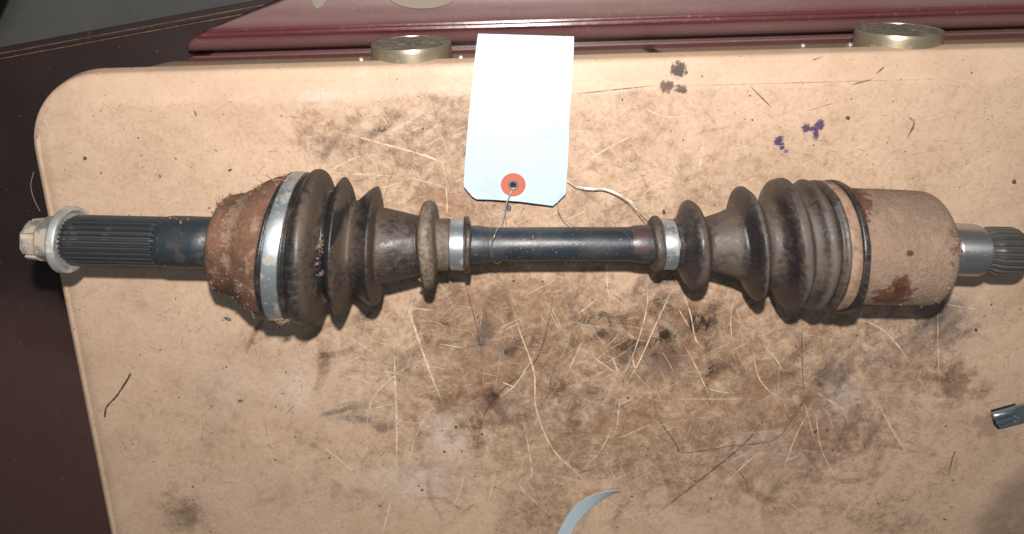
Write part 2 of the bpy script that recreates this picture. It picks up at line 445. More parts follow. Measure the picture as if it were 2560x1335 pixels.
M['paper'] = Mat('blue_white_paper').set((0.56, 0.68, 0.74), 0.6).m
M['cream'] = Mat('plain_cream').set((0.21, 0.175, 0.14), 0.8).m
M['clip'] = m_metal('blued_clip_steel', (0.36, 0.43, 0.49), 0.30, 0.25, (0.20, 0.14, 0.10), 0.9)
M['flake'] = Mat('grey_flake').set((0.10, 0.10, 0.10), 0.7).m
M['crumb'] = Mat('dirt_crumb').set((0.085, 0.055, 0.038), 0.85).m
M['stem'] = Mat('dry_stem').set((0.075, 0.045, 0.025), 0.8).m
M['black_rubber'] = Mat('black_rubber').set((0.015, 0.015, 0.016), 0.7).m

# ------------------------------------------------------------------ setting: floor, brown box, maroon panel
BOX_Z = -0.105
g = Geo()
a = Vector((0, 0, -0.75))
g.add([(-6, -6, -.75), (6, -6, -.75), (6, 6, -.75), (-6, 6, -.75)], [(0, 1, 2, 3)])
tag(build('concrete_floor', g.v, g.f, M['floor'], smooth=False), kind='structure')

# brown box: its rear edge runs obliquely behind the beige case
e0, e1 = at(0, 118, BOX_Z), at(640, 0, BOX_Z)
ed = (e1 - e0).normalized(); en = Vector((-ed.y, ed.x, 0))
if en.y < 0: en = -en
A0, A1 = e0 - ed * 0.30, e0 + ed * 1.0
root = empty('brown_box', (A0 + A1) / 2 * 0.5 + Vector((0, -0.2, -0.40)))
g = Geo()
bl = [A0, A1, A1 - en * 1.15, A0 - en * 1.15]
top = [Vector((p.x, p.y, BOX_Z)) for p in bl]; bot = [Vector((p.x, p.y, -0.749)) for p in bl]
g.add(top + bot, [(3, 2, 1, 0), (4, 5, 6, 7), (0, 1, 5, 4), (1, 2, 6, 5), (2, 3, 7, 6), (3, 0, 4, 7)])
tag(root, 'dark brown scuffed box top showing beside and under the beige case', 'box')
root.location = Vector((0, -0.2, -0.749))
build('box_body', g.v, g.f, M['brown'], root, smooth=False)
def strip(off_in, w, h, mat, name, z0=BOX_Z):
    g = Geo()
    c = (A0 + A1) / 2 - en * (off_in + w / 2); c.z = z0 + h / 2
    g.box(c, ed * ((A1 - A0).length / 2 - 0.001), en * (w / 2), Vector((0, 0, h / 2)))
    o = build(name, g.v, g.f, mat, root, smooth=False)
    bv = o.modifiers.new('bevel', 'BEVEL'); bv.width = min(w, h) * 0.3; bv.segments = 2
    return o
strip(0.0004, 0.0070, 0.0016, M['brown'], 'rim')
strip(0.0078, 0.0007, 0.0022, M['copper_edge'], 'rim_edge')
strip(0.0042, 0.0006, 0.0026, M['copper_edge'], 'rim_edge')

# black tyre-like thing on the floor, corner of the picture
g = Geo()
p = at(-80, -115, -0.70)
pts = [p + Vector((0.28 * math.cos(t) - 0.24, 0.28 * math.sin(t) + 0.10, 0)) for t in np.linspace(0, 2 * math.pi, 40)]
g.tube(pts, 0.05, 10)
tag(build('rubber_hose', g.v, g.f, M['black_rubber'], loc=p), 'black rubber hose coiled on the grey floor at upper left corner', 'hose')

# ------------------------------------------------------------------ beige plastic case
cA, cB = at(420, 179, 0), at(2560, 119, 0)           # rear top edge
lA, lB = at(74, 380, 0), at(266, 1335, 0)            # left edge
du = (cB - cA).normalized(); dv = (lB - lA).normalized()
den = du.x * (-dv.y) + dv.x * du.y
t = ((lA.x - cA.x) * (-dv.y) + dv.x * (lA.y - cA.y)) / den
C0 = cA + du * t
print('corner', C0, 'u', du, 'v', dv, 'dot', du.dot(dv))
W, H = 0.80, 0.56
RC = 0.047
case = empty('beige_plastic_case', C0 + du * (W / 2) + dv * (H / 2) + Vector((0, 0, BOX_Z)))
tag(case, 'large worn beige plastic case with rounded corner, lying under the drive axle', 'plastic case')

def rr_point(d, s, NP):
    """point s of NP on the rounded outline inset by d, in (u, v)"""
    x0, y0, x1, y1 = d, d, W - d, H - d
    r = max(RC - d, 0.0)
    r = min(r, (x1 - x0) / 2, (y1 - y0) / 2)
    return x0, y0, x1, y1, r
def loop(d, nl, ns, nc):
    x0, y0, x1, y1, r = rr_point(d, 0, 0)
    out = []
    def lin(a, b, n): return [(a[0] + (b[0] - a[0]) * i / n, a[1] + (b[1] - a[1]) * i / n) for i in range(n)]
    def arc(cx, cy, a0, n): return [(cx + r * math.cos(a0 + math.pi / 2 * i / n), cy + r * math.sin(a0 + math.pi / 2 * i / n)) for i in range(n)]
    out += lin((x0 + r, y0), (x1 - r, y0), nl) + arc(x1 - r, y0 + r, -math.pi / 2, nc)
    out += lin((x1, y0 + r), (x1, y1 - r), ns) + arc(x1 - r, y1 - r, 0, nc)
    out += lin((x1 - r, y1), (x0 + r, y1), nl) + arc(x0 + r, y1 - r, math.pi / 2, nc)
    out += lin((x0, y1 - r), (x0, y0 + r), ns) + arc(x0 + r, y0 + r, math.pi, nc)
    return out
NL, NS, NC = 330, 220, 16
prof = [(0.0060, BOX_Z + 0.001), (0.0050, -0.016), (-0.0016, -0.0125), (-0.0014, -0.0112), (-0.0010, -0.0098), (0.0000, -0.0056), (0.0006, -0.0042), (0.0016, -0.0034), (0.0030, -0.0029), (0.008, -0.0022), (0.0135, -0.0017), (0.0162, -0.0012), (0.0180, -0.0003), (0.0200, 0.0)]
d = 0.022
while d < RC - 0.001:
    prof.append((d, 0.0)); d += 0.0022
prof.append((RC, 0.0))
V, F = [], []
for (d, z) in prof:
    for (u, v) in loop(d, NL, NS, NC):
        p = C0 + du * u + dv * v
        # the roll-over is broad along the rear edge and tight along the others
        if 0.003 < d < 0.020 and z < 0:
            w = max(0.0, 1.0 - max(0.0, (v - 0.018)) / 0.02)
            zz = z * w
        else: zz = z
        V.append((p.x, p.y, zz))
NP = len(loop(0.01, NL, NS, NC))
for i in range(len(prof) - 1):
    for k in range(NP):
        F.append((i * NP + k, (i * NP + (k + 1) % NP), ((i + 1) * NP + (k + 1) % NP), ((i + 1) * NP + k)))
F.append(tuple(range(NP))[::-1])
b0 = len(V)
for j in range(NS + 1):
    for i in range(NL + 1):
        p = C0 + du * (RC + (W - 2 * RC) * i / NL) + dv * (RC + (H - 2 * RC) * j / NS)
        V.append((p.x, p.y, 0.0))
for j in range(NS):
    for i in range(NL):
        q = b0 + j * (NL + 1) + i
        F.append((q, q + 1, q + NL + 2, q + NL + 1))
P = np.array(V)

def gauss(px, py, rx, ry, rot=0.0):
    c = at(px, py); k = depth(c) / FPX
    dx, dy = P[:, 0] - c.x, P[:, 1] - c.y
    ca, sa = math.cos(rot), math.sin(rot)
    x, y = dx * ca + dy * sa, -dx * sa + dy * ca
    return np.exp(-((x / (rx * k)) ** 2 + (y / (ry * k)) ** 2))
grime = np.zeros(len(P)); grey = np.zeros(len(P)); pale = np.zeros(len(P))
for (px, py, rx, ry, s) in ((2000, 1080, 420, 230, .30), (2150, 880, 300, 110, .22), (1700, 420, 500, 200, .20), (1050, 420, 320, 180, .18), (1300, 1150, 520, 180, .22), (1450, 860, 560, 240, .50), (1250, 880, 150, 130, .45), (1120, 800, 130, 90, .25), (1330, 740, 160, 70, .35), (1140, 1010, 130, 60, .38), (1660, 880, 110, 90, .45), (1720, 790, 130, 60, .35),
                            (1900, 980, 170, 110, .30), (2080, 1090, 120, 70, .34), (2390, 950, 60, 60, .5), (2240, 900, 160, 130, .18), (1500, 1090, 350, 120, .30), (1330, 1300, 90, 60, .45), (2120, 1290, 120, 60, .35), (2280, 1320, 60, 40, .4),
                            (1120, 300, 110, 130, .42), (870, 340, 130, 70, .38), (770, 330, 50, 50, .4), (1000, 480, 260, 100, .34), (1180, 520, 120, 70, .35), (1500, 380, 160, 130, .20), (1560, 540, 170, 80, .28), (1640, 250, 150, 60, .15),
                            (460, 1290, 60, 50, .55), (640, 850, 60, 40, .35), (1930, 340, 300, 120, .05), (2150, 450, 260, 60, .12), (900, 900, 120, 80, .25), (1900, 1200, 500, 160, .20), (2000, 760, 250, 80, .28), (680, 1130, 220, 150, .08)):
    grime += s * gauss(px, py, rx, ry)
for (px, py, rx, ry, s) in ((1660, 905, 80, 70, .45), (1215, 835, 40, 60, .6), (890, 1030, 80, 35, .8), (2350, 800, 110, 90, .75), (2090, 960, 80, 90, .6), (1010, 920, 50, 50, .5), (1330, 1040, 90, 60, .5), (1470, 990, 60, 50, .5), (2200, 860, 60, 90, .5),
                            (1100, 300, 130, 90, .35), (540, 1000, 60, 120, .25), (700, 1230, 160, 80, .25), (1240, 1000, 60, 30, .5), (840, 370, 80, 40, .4), (1450, 330, 90, 60, .2), (2000, 1140, 120, 40, .35), (480, 1290, 40, 40, .6), (1940, 340, 40, 30, .2)):
    grey += s * gauss(px, py, rx, ry)
for (px, py, rx, ry, s) in ((1120, 1090, 45, 60, 1.0), (1040, 1200, 90, 45, 1.0), (735, 970, 40, 60, .8), (2110, 1010, 40, 60, .7), (560, 960, 70, 60, .3), (800, 240, 60, 20, .6), (1900, 1120, 120, 60, .25)):
    pale += s * gauss(px, py, rx, ry)
vv = (P[:, 0] - C0.x) * -du.y + (P[:, 1] - C0.y) * du.x       # distance from the rear edge (negative inwards)
grime = np.clip(grime * 1.12 + .06, 0, 1.15) - 0.55 * np.clip((0.0185 + vv) / .003, 0, 1)
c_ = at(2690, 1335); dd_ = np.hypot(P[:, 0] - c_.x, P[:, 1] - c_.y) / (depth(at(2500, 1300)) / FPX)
dark_patch = 1 - np.clip((dd_ - 215) / 75, 0, 1); dark_patch = dark_patch * dark_patch * (3 - 2 * dark_patch)
shell = build('shell', V, F, M['beige'], case, attrs={'grime': grime, 'grey': grey, 'pale': pale, 'dark_patch': dark_patch}, sharp=50)

# ---- scratches cut into the top, far too many to count
def scratches(name, lines, mat):
    V, F, A = [], [], []
    for (pts, w, zz) in lines:
        q = catmull([(p[0], p[1]) for p in pts], 6)
        n = len(q); al = 1.0 if w > .00058 else random.uniform(.2, .8)
        for i in range(n):
            c = at(q[i][0], q[i][1], zz)
            c2 = at(*(q[min(i + 1, n - 1)]), zz) - at(*(q[max(i - 1, 0)]), zz)
            nn = Vector((-c2.y, c2.x, 0)).normalized()
            tp = min(1.0, 4 * min(i + 0.35, n - 1 - i + 0.35) / n) 
            ww = w * 0.5 * (0.35 + 0.65 * tp) * random.uniform(0.75, 1.2)
            V += [c - nn * ww, c + nn * ww]; A += [tp ** 0.7 * al] * 2
            if i: o = len(V) - 4; F.append((o, o + 1, o + 3, o + 2))
    o = build(name, V, F, mat, case, smooth=False, attrs={'fade': A})
    tag(o, kind='stuff')
    return o
mm = 0.001
pl = [([(1010, 735), (1040, 830), (1075, 930), (1110, 1015)], 1.4 * mm), ([(984, 845), (988, 950), (992, 1080), (990, 1210)], 1.2 * mm), ([(985, 1225), (965, 1300), (955, 1340)], 0.9 * mm),
      ([(1270, 730), (1300, 830), (1335, 930), (1340, 1020), (1380, 1120), (1450, 1190), (1480, 1235)], 1.0 * mm), ([(1690, 705), (1640, 810), (1600, 900), (1560, 970)], .9 * mm), ([(1620, 700), (1615, 780), (1585, 880), (1545, 970)], .7 * mm),
      ([(1700, 715), (1725, 780), (1740, 850), (1770, 875)], .9 * mm), ([(2130, 790), (2200, 820), (2250, 870), (2275, 910)], .9 * mm), ([(2360, 760), (2455, 775)], .7 * mm), ([(2345, 770), (2345, 870), (2350, 960)], .6 * mm),
      ([(2040, 980), (2120, 1030)], .9 * mm), ([(2180, 980), (2240, 1090), (2300, 1180)], .9 * mm), ([(1965, 1250), (2045, 1310)], .7 * mm), ([(1880, 870), (1900, 950), (1950, 1000)], .8 * mm), ([(1300, 1010), (1330, 1180), (1300, 1215), (1400, 1310)], .8 * mm),
      ([(1460, 845), (1410, 950)], .7 * mm), ([(1040, 905), (985, 940), (930, 1000), (915, 1080)], .8 * mm), ([(1075, 1020), (1040, 1090), (1020, 1160)], .6 * mm), ([(1165, 1160), (1150, 1230), (1120, 1280)], .6 * mm), ([(1240, 1170), (1220, 1260)], .6 * mm),
      ([(830, 325), (960, 360), (1080, 395), (1140, 430)], .9 * mm), ([(820, 430), (900, 436), (1000, 440)], .6 * mm), ([(1010, 440), (1120, 470)], .6 * mm), ([(770, 1090), (850, 1150), (900, 1200)], .7 * mm), ([(870, 840), (960, 900)], .6 * mm),
      ([(1440, 420), (1520, 370), (1600, 330)], .7 * mm), ([(1440, 470), (1530, 500), (1600, 490)], .5 * mm), ([(900, 1030), (1000, 1005)], 1.0 * mm), ([(1500, 560), (1440, 545)], .5 * mm), ([(1240, 1000), (1290, 960), (1340, 880)], .7 * mm),
      ([(1520, 1250), (1600, 1310)], .6 * mm), ([(1100, 860), (1160, 870)], .6 * mm), ([(1030, 770), (1080, 775)], .9 * mm), ([(680, 800), (690, 900), (700, 1000)], .5 * mm), ([(1530, 890), (1545, 930)], .9 * mm), ([(1580, 890), (1590, 930)], .9 * mm), ([(1255, 955), (1290, 970)], 1.1 * mm)]
dk = [([(1385, 700), (1375, 790), (1340, 900), (1260, 970), (1210, 1040), (1185, 1150)], .8 * mm), ([(1160, 700), (1190, 810), (1205, 890)], .7 * mm), ([(1630, 965), (1645, 1040), (1690, 1110), (1710, 1132), (1830, 1115), (1935, 1100), (1985, 1040), (2025, 975)], .8 * mm),
      ([(1600, 770), (1700, 745), (1790, 750), (1850, 790)], .5 * mm), ([(2005, 800), (2005, 900), (2010, 990)], .6 * mm), ([(1610, 1310), (1750, 1200), (1860, 1110), (1900, 1060)], 1.1 * mm), ([(1440, 235), (1530, 225), (1640, 213)], .8 * mm), ([(1650, 215), (1800, 212), (1870, 210), (2130, 203), (2400, 196)], .5 * mm),
      ([(1875, 215), (1930, 270)], .8 * mm), ([(2010, 280), (2110, 250)], .5 * mm), ([(2130, 212), (2180, 198)], .8 * mm), ([(2190, 185), (2212, 165)], 1.2 * mm), ([(2270, 290), (2285, 310), (2265, 350)], 1.3 * mm), ([(2030, 150), (2060, 140)], .8 * mm),
      ([(880, 820), (1000, 830)], .4 * mm), ([(540, 1010), (480, 1060)], .5 * mm), ([(1560, 870), (1480, 930), (1380, 990)], .5 * mm), ([(1320, 950), (1250, 1060), (1240, 1180)], .5 * mm), ([(590, 500), (610, 470)], .5 * mm),
      ([(485, 275), (492, 292)], 1.0 * mm), ([(1850, 1180), (1870, 1210)], 1.1 * mm), ([(2385, 1130), (2370, 1190)], 1.0 * mm), ([(1450, 1080), (1500, 1050)], .5 * mm), ([(870, 310), (960, 290), (1060, 320)], .5 * mm), ([(880, 380), (900, 450)], .4 * mm)]
def rnd(n, cx, cy, sx, sy, L, w, out):
    for _ in range(n):
        x, y = random.gauss(cx, sx), random.gauss(cy, sy)
        if not (300 < x < 2560 and 270 < y < 1335): continue
        a = random.choice((random.gauss(1.15, .35), random.gauss(-0.9, .4), random.gauss(0.05, .25), random.uniform(0, 3.1)))
        l = random.uniform(.3, 1) * L; b = random.gauss(0, .045)
        p0 = (x - l / 2 * math.cos(a), y - l / 2 * math.sin(a)); p2 = (x + l / 2 * math.cos(a), y + l / 2 * math.sin(a))
        out.append(([p0, (x - b * l * math.sin(a), y + b * l * math.cos(a)), p2], w * random.uniform(.5, 1.2)))
random.seed(21)
rnd(120, 1350, 900, 330, 170, 120, .42 * mm, pl)
rnd(46, 1400, 880, 330, 150, 190, .62 * mm, pl)
rnd(16, 1950, 1000, 230, 160, 200, .60 * mm, pl)
rnd(14, 1050, 420, 200, 70, 170, .60 * mm, pl)
rnd(12, 1600, 400, 150, 80, 190, .60 * mm, pl)
rnd(50, 1050, 380, 220, 90, 110, .36 * mm, pl)
rnd(50, 1650, 430, 250, 110, 130, .35 * mm, pl)
rnd(40, 2000, 1080, 260, 150, 140, .4 * mm, pl)
rnd(190, 1350, 880, 380, 200, 45, .50 * mm, dk)
rnd(150, 1050, 330, 170, 80, 34, .42 * mm, dk)
rnd(70, 1650, 400, 300, 120, 34, .4 * mm, dk)
rnd(70, 2000, 1050, 300, 170, 70, .42 * mm, dk)
rnd(40, 700, 900, 220, 250, 45, .4 * mm, dk)
scratches('pale_scratches', [(p, w, 0.00006) for p, w in pl], M['scr_pale'])
scratches('dark_scratches', [(p, w, 0.00004) for p, w in dk if min(q[1] for q in p) > 130], M['scr_dark'])

# ---- wiped-in smears of grime and rubbed pale patches
def smears(name, strokes, mat):
    V, F, A = [], [], []
    for (pts, w, al, zz) in strokes:
        q = catmull(pts, 5); n = len(q); ph = random.uniform(0, 9)
        for i in range(n):
            c = at(q[i][0], q[i][1], zz)
            c2 = at(*(q[min(i + 1, n - 1)]), zz) - at(*(q[max(i - 1, 0)]), zz)
            nn = Vector((-c2.y, c2.x, 0)).normalized()
            t = i / (n - 1); tp = math.sin(math.pi * min(1, max(0, t))) ** .6
            ww = w * .6 * (.55 + .45 * tp) * (1 + .15 * math.sin(i * .9 + ph))
            V += [c - nn * ww, c - nn * ww * .4, c + nn * ww * .4, c + nn * ww]; A += [0, al * tp * .8, al * tp * .65, 0]
            if i:
                o = len(V) - 8
                for j in range(3): F.append((o + j, o + j + 1, o + j + 5, o + j + 4))
    tag(build(name, V, F, mat, case, smooth=False, attrs={'fade': A}), kind='stuff')
def m_smear(name, col, sc=150):
    m = Mat(name)
    n = m.math('ADD', m.math('MULTIPLY', m.noise(sc, 6, .75, dist=.6), .6), m.math('MULTIPLY', m.noise(sc * 5, 4, .7), .4))
    m.set(col, .62, 0, .3, alpha=m.math('MULTIPLY', m.attr('fade'), m.ramp(n, .36, .62)))
    return m.m
random.seed(33)
def strokes(n, cx, cy, sx, sy, L, w, al, zz, out, angs=(1.2, -.8, .15, 2.3)):
    for _ in range(n):
        x, y = random.gauss(cx, sx), random.gauss(cy, sy)
        if not (330 < x < 2520 and 275 < y < 1320): continue
        a = random.choice(angs) + random.gauss(0, .3); l = L * random.uniform(.4, 1.2); b = random.gauss(0, .12) * l
        out.append(([(x - l * .5 * math.cos(a), y - l * .5 * math.sin(a)), (x - b * math.sin(a), y + b * math.cos(a)), (x + l * .5 * math.cos(a), y + l * .5 * math.sin(a))], w * random.uniform(.4, 1.3), al * random.uniform(.4, 1.0), zz))
sb, sg, sp = [], [], []
strokes(70, 1300, 860, 300, 130, 150, .009, .75, .00002, sb)
strokes(40, 1700, 850, 200, 90, 130, .009, .7, .00002, sb)
strokes(30, 2050, 1050, 200, 130, 150, .009, .55, .00002, sb)
strokes(26, 1080, 340, 120, 60, 90, .006, .42, .00002, sb)
strokes(18, 1560, 420, 200, 110, 110, .007, .4, .00002, sb)
strokes(20, 1400, 1180, 350, 90, 150, .009, .4, .00002, sb)
strokes(5, 860, 340, 60, 30, 70, .006, .45, .00002, sb)
strokes(6, 2385, 950, 30, 35, 90, .009, .8, .00002, sb)
strokes(7, 465, 1285, 30, 30, 70, .008, .7, .00002, sb)
strokes(18, 1400, 950, 330, 130, 110, .006, .7, .000028, sg)
strokes(5, 1665, 890, 50, 45, 90, .008, .55, .000028, sg)
strokes(10, 2340, 800, 60, 50, 110, .010, .7, .000028, sg, (-.7, -.9))
strokes(8, 2100, 960, 40, 60, 110, .008, .7, .000028, sg, (1.5, -1))
strokes(4, 880, 1035, 40, 12, 90, .007, .9, .000028, sg, (.1, -.2))
strokes(4, 1215, 835, 14, 30, 80, .007, .9, .000028, sg, (1.2, .9))
strokes(12, 1060, 320, 120, 50, 90, .005, .5, .000028, sg, (-.5, -.7))
strokes(80, 1380, 860, 330, 170, 120, .005, .8, .000036, sp)
strokes(26, 1950, 950, 260, 170, 120, .006, .7, .000036, sp)
strokes(16, 1050, 420, 160, 70, 110, .004, .6, .000036, sp)
smears('brown_smears', sb, m_smear('brown_grime_smear', (.200, .115, .070)))
smears('grey_smears', sg, m_smear('grey_grime_smear', (.150, .125, .112)))
smears('rubbed_patches', sp, m_smear('rubbed_plastic', (.60, .44, .30), 110))

# ---- feet of the case, metal cups with crusted pads, on its rear face
def lathe_dir(prof, c, ax, n=48):
    ax = ax.normalized(); a = ax.orthogonal().normalized(); b = ax.cross(a)
    V, F = [], []
    for (h, r) in prof:
        for k in range(n):
            t = 2 * math.pi * k / n
            V.append(c + ax * h + a * (r * math.cos(t)) + b * (r * math.sin(t)))
    for i in range(len(prof) - 1):
        for k in range(n):
            F.append((i * n + k, i * n + (k + 1) % n, (i + 1) * n + (k + 1) % n, (i + 1) * n + k))
    F.append(tuple(range(n))[::-1]); F.append(tuple((len(prof) - 1) * n + k for k in range(n)))
    return V, F
perp = Vector((-du.y, du.x, 0)) if -du.y * 0 + du.x > 0 else Vector((du.y, -du.x, 0))
FT = R(5)
for (px, py) in ((1028, 106), (2247, 73)):
    ax = perp * math.cos(FT) + Vector((0, 0, math.sin(FT)))
    zf = -0.0300
    end = at(px, py, zf)                       # centre of the end face
    foot = empty('foot', end - ax * 0.018 - case.location)
    foot.parent = case
    r = 101 * depth(end) / FPX
    V, F = lathe_dir([(-0.020, r * 0.99), (-0.003, r * 1.0), (-0.0012, r * 0.992), (0.0, r * 0.98), (0.0, r * 0.965), (-0.0008, r * 0.955), (-0.004, r * 0.95), (-0.0042, 0.0005)], end, ax)
    build('metal_cup', V, F, M['foot_metal'], foot, sharp=30)
    g = Geo(); V = []; F = []
    ring = [(0, 0.0)] 
    n = 40; rr = [0.955, 0.7, 0.5, 0.3, 0.12]
    a = ax.orthogonal().normalized(); b = ax.cross(a)
    for q in rr:
        for k in range(n):
            t = 2 * math.pi * k / n
            V.append(end - ax * (0.0003 + random.uniform(-.0003, .0004)) + (a * math.cos(t) + b * math.sin(t)) * r * q)
    for i in range(len(rr) - 1):
        for k in range(n): F.append((i * n + k, i * n + (k + 1) % n, (i + 1) * n + (k + 1) % n, (i + 1) * n + k))
    F.append(tuple((len(rr) - 1) * n + k for k in range(n)))
    build('rubber_pad', V, F, M['pad'], foot)
for (px, py) in ((903, 149), (1152, 143), (2008, 114), (2126, 112)):
    c = at(px, py, -0.013)
    V, F = lathe_dir([(-0.006, .0016), (0.0, .0016), (.0009, .0012), (.0012, .0004)], c, perp * .5 + Vector((0, 0, 1)), 14)
    build('screw', V, F, M['nut'], case)

# frayed film along the left edge
g = Geo()
for i in range(0):
    t = random.random() ** 0.8
    x, y = 130 + (268 - 130) * t + random.uniform(-3, 3), 640 + (1335 - 640) * t
    c = at(x, y, random.uniform(-.012, -.004)); L = random.uniform(.0012, .004)
    dr = Vector((-random.uniform(.2, 1), random.uniform(-1, 1), random.uniform(-.3, .4))).normalized()
    g.tube([c + Vector((.0018, 0, 0)), c + dr * L * .5, c + dr * L + Vector((0, 0, -.0006))], random.uniform(.0002, .0006), 5, [1, .8, .2])
g.tube([Vector(p) for p in catmull([tuple(at(*p, -.004)) for p in ((84, 430), (77, 465), (86, 500), (100, 528))], 6)], .00014, 5)
(build('loose_fibre', g.v, g.f, Mat('grey_fibre').set((.30, .26, .21), .9).m, case))

# ------------------------------------------------------------------ maroon panel behind the case
SL = (65 - 128) / (2560 - 465)       # slope of its lines in the picture
def mar(pyl, z, px):                  # point on a line of the panel, given its picture height at x=465
    return at(px, pyl + SL * (px - 465), z)
# profile: picture height at the left end, world z, picture x of the (oblique) left end
DZ = -0.047
mp = [(168, -0.0565, 470, .3), (150, -0.0500, 466, .3), (146, -0.0470, 468, .5), (141, -0.0470, 472, .5), (139.5, -0.0570, 476, .2), (128.5, -0.0570, 472, .2), (128, -0.0440, 470, .2), (126.5, -0.0370, 463, .3), (123, -0.0335, 461, .45), (118, -0.0315, 461, .55), (108, -0.0295, 464, .6), (100, -0.0283, 468, .4), (97, -0.0276, 472, .05)]
def bead(y0, y1, z, x0, rise):
    for i in range(9):
        t = i / 8
        wd = (y0 - y1) * .00028                      # facet leaning back a little, softly rounded
        mp.append((y0 + (y1 - y0) * t, z + (rise if i else 0.0) - wd * (math.tan(R(3)) * t + .5 * math.tan(R(10)) * t * t), x0 + (y0 - y1) * 1.6 * t, .0))
bead(93, 84, -0.0262, 478, .00042)
bead(82.5, 75, -0.0256, 500, .00034)
mp += [(73, -0.0252, 518, .55), (64, -0.0244, 546, .8), (56, -0.0238, 566, .85), (44, -0.0232, 600, .9)]
mp += [(35, -0.0224, 622, .9), (20, -0.0224, 665, .95), (-4, -0.0224, 728, .95), (-60, -0.0224, 870, .95), (-140, -0.0224, 1060, .95), (-142, -0.0570, 1060, .5)]
mp = [(q[0], q[1] + DZ, q[2], q[3]) for q in mp]
V, F = [], []
nx = 60
DU = []
for (pyl, z, xl, dus) in mp:
    p0 = mar(pyl, z, xl); p1 = mar(pyl, z, 3000)
    for k in range(nx + 1):
        t = k / nx; e = 1.0
        # rounded left end: the first few millimetres bend down
        p = p0 + (p1 - p0) * (t ** 2.2)
        s = (p - p0).length
        DU.append(dus)
        if s < 0.006 and z > -0.05 + DZ: p = p + Vector((0, 0, -0.006 * (1 - math.sqrt(max(0, 1 - (1 - s / 0.006) ** 2)))))
        V.append(p)
n1 = nx + 1
for i in range(len(mp) - 1):
    for k in range(nx): F.append((i * n1 + k, i * n1 + k + 1, (i + 1) * n1 + k + 1, (i + 1) * n1 + k))
for k in (0, nx): F.append(tuple(i * n1 + k for i in range(len(mp))) if k == 0 else tuple(i * n1 + k for i in range(len(mp)))[::-1])
F.append(tuple([0, nx, (len(mp) - 1) * n1 + nx, (len(mp) - 1) * n1]))
mroot = mar(60, BOX_Z, 1500)
mo = build('maroon_panel', V, F, M['maroon'], loc=mroot, sharp=55, attrs={'dust': DU})
tag(mo, 'glossy maroon painted panel with stepped rounded edge behind the beige case', 'panel')

c = at(1055, -8, -0.0224 + DZ)  # flat cream oval on the panel, standing in for a likely foot reflection
V, F = lathe_dir([(0.0, .0245), (0.0006, .0245), (.0012, .0235), (.0013, .001)], c + Vector((0, .0052, 0)), Vector((0, 0, 1)))
V = [Vector((p[0], c.y + (p[1] - c.y) * .42, p[2])) for p in V]
tag(build('cream_disc', V, F, M['cream'], loc=c), 'flat cream oval standing in for a likely reflection in the maroon panel at the top edge', 'disc')
g = Geo()
q = [at(775, -8, -.0224 + DZ), at(822, -8, -.0224 + DZ), at(808, 14, -.0224 + DZ), at(792, 22, -.0224 + DZ), at(784, 10, -.0224 + DZ)]
g.add(q + [p + Vector((0, 0, .0006)) for p in q], [(4, 3, 2, 1, 0), (5, 6, 7, 8, 9)] + [(i, (i + 1) % 5, 5 + (i + 1) % 5, 5 + i) for i in range(5)])
tag(build('torn_paper', g.v, g.f, M['cream'], loc=q[0], smooth=False), 'small pale torn paper corner on the maroon panel at the top', 'paper')

# ------------------------------------------------------------------ drive axle
# axis of the axle: photo point of the axis, height over the case, and lean of its cross sections
ZL, ZR = 0.0455, 0.0388
def lerp_table(tab):
    xs = np.array([r[0] for r in tab], float); cols = np.array([r[1:] for r in tab], float)
    return lambda x: np.array([np.interp(x, xs, cols[:, j]) for j in range(cols.shape[1])])
AX = lerp_table([(20, 597, ZL + .002, 1.0), (160, 598, ZL + .0015, 1.0), (510, 606, ZL + .0008, 2.5), (700, 612, ZL, 5.0), (783, 615, ZL, 3.0), (940, 614, ZL - .0008, 0.5), (1072, 612, ZL - .0016, 0.0), (1410, 610, (ZL + ZR) / 2, 0.0),
                 (1660, 610, ZR + .001, 2.0), (1730, 611, ZR + .0006, 3.5), (1868, 608, ZR, 6.0), (1955, 608, ZR, 5.0), (2090, 614, ZR - .0006, 4.0), (2250, 619, ZR - .001, 1.0), (2440, 625, ZR - .0012, 0.0), (2600, 628, ZR - .0014, 0.0)])
def frame(px):
    py, z, lean = AX(px)
    c = at(px, py, z)
    a = at(px - 2, AX(px - 2)[0], AX(px - 2)[1]); b = at(px + 2, AX(px + 2)[0], AX(px + 2)[1])
    d = (b - a).normalized()
    th = -R(lean) if px < 1280 else R(lean)
    d = Matrix.Rotation(th, 3, 'Z') @ d
    side = Vector((0, 0, 1)).cross(d).normalized()      # +y side
    return c, side, d.cross(side).normalized(), depth(c) / FPX
axle = empty('drive_axle', at(1280, 612, 0) + Vector((0, 0, 0.0)))
tag(axle, 'used drive axle with two ribbed black rubber boots and splined ends', 'drive axle')

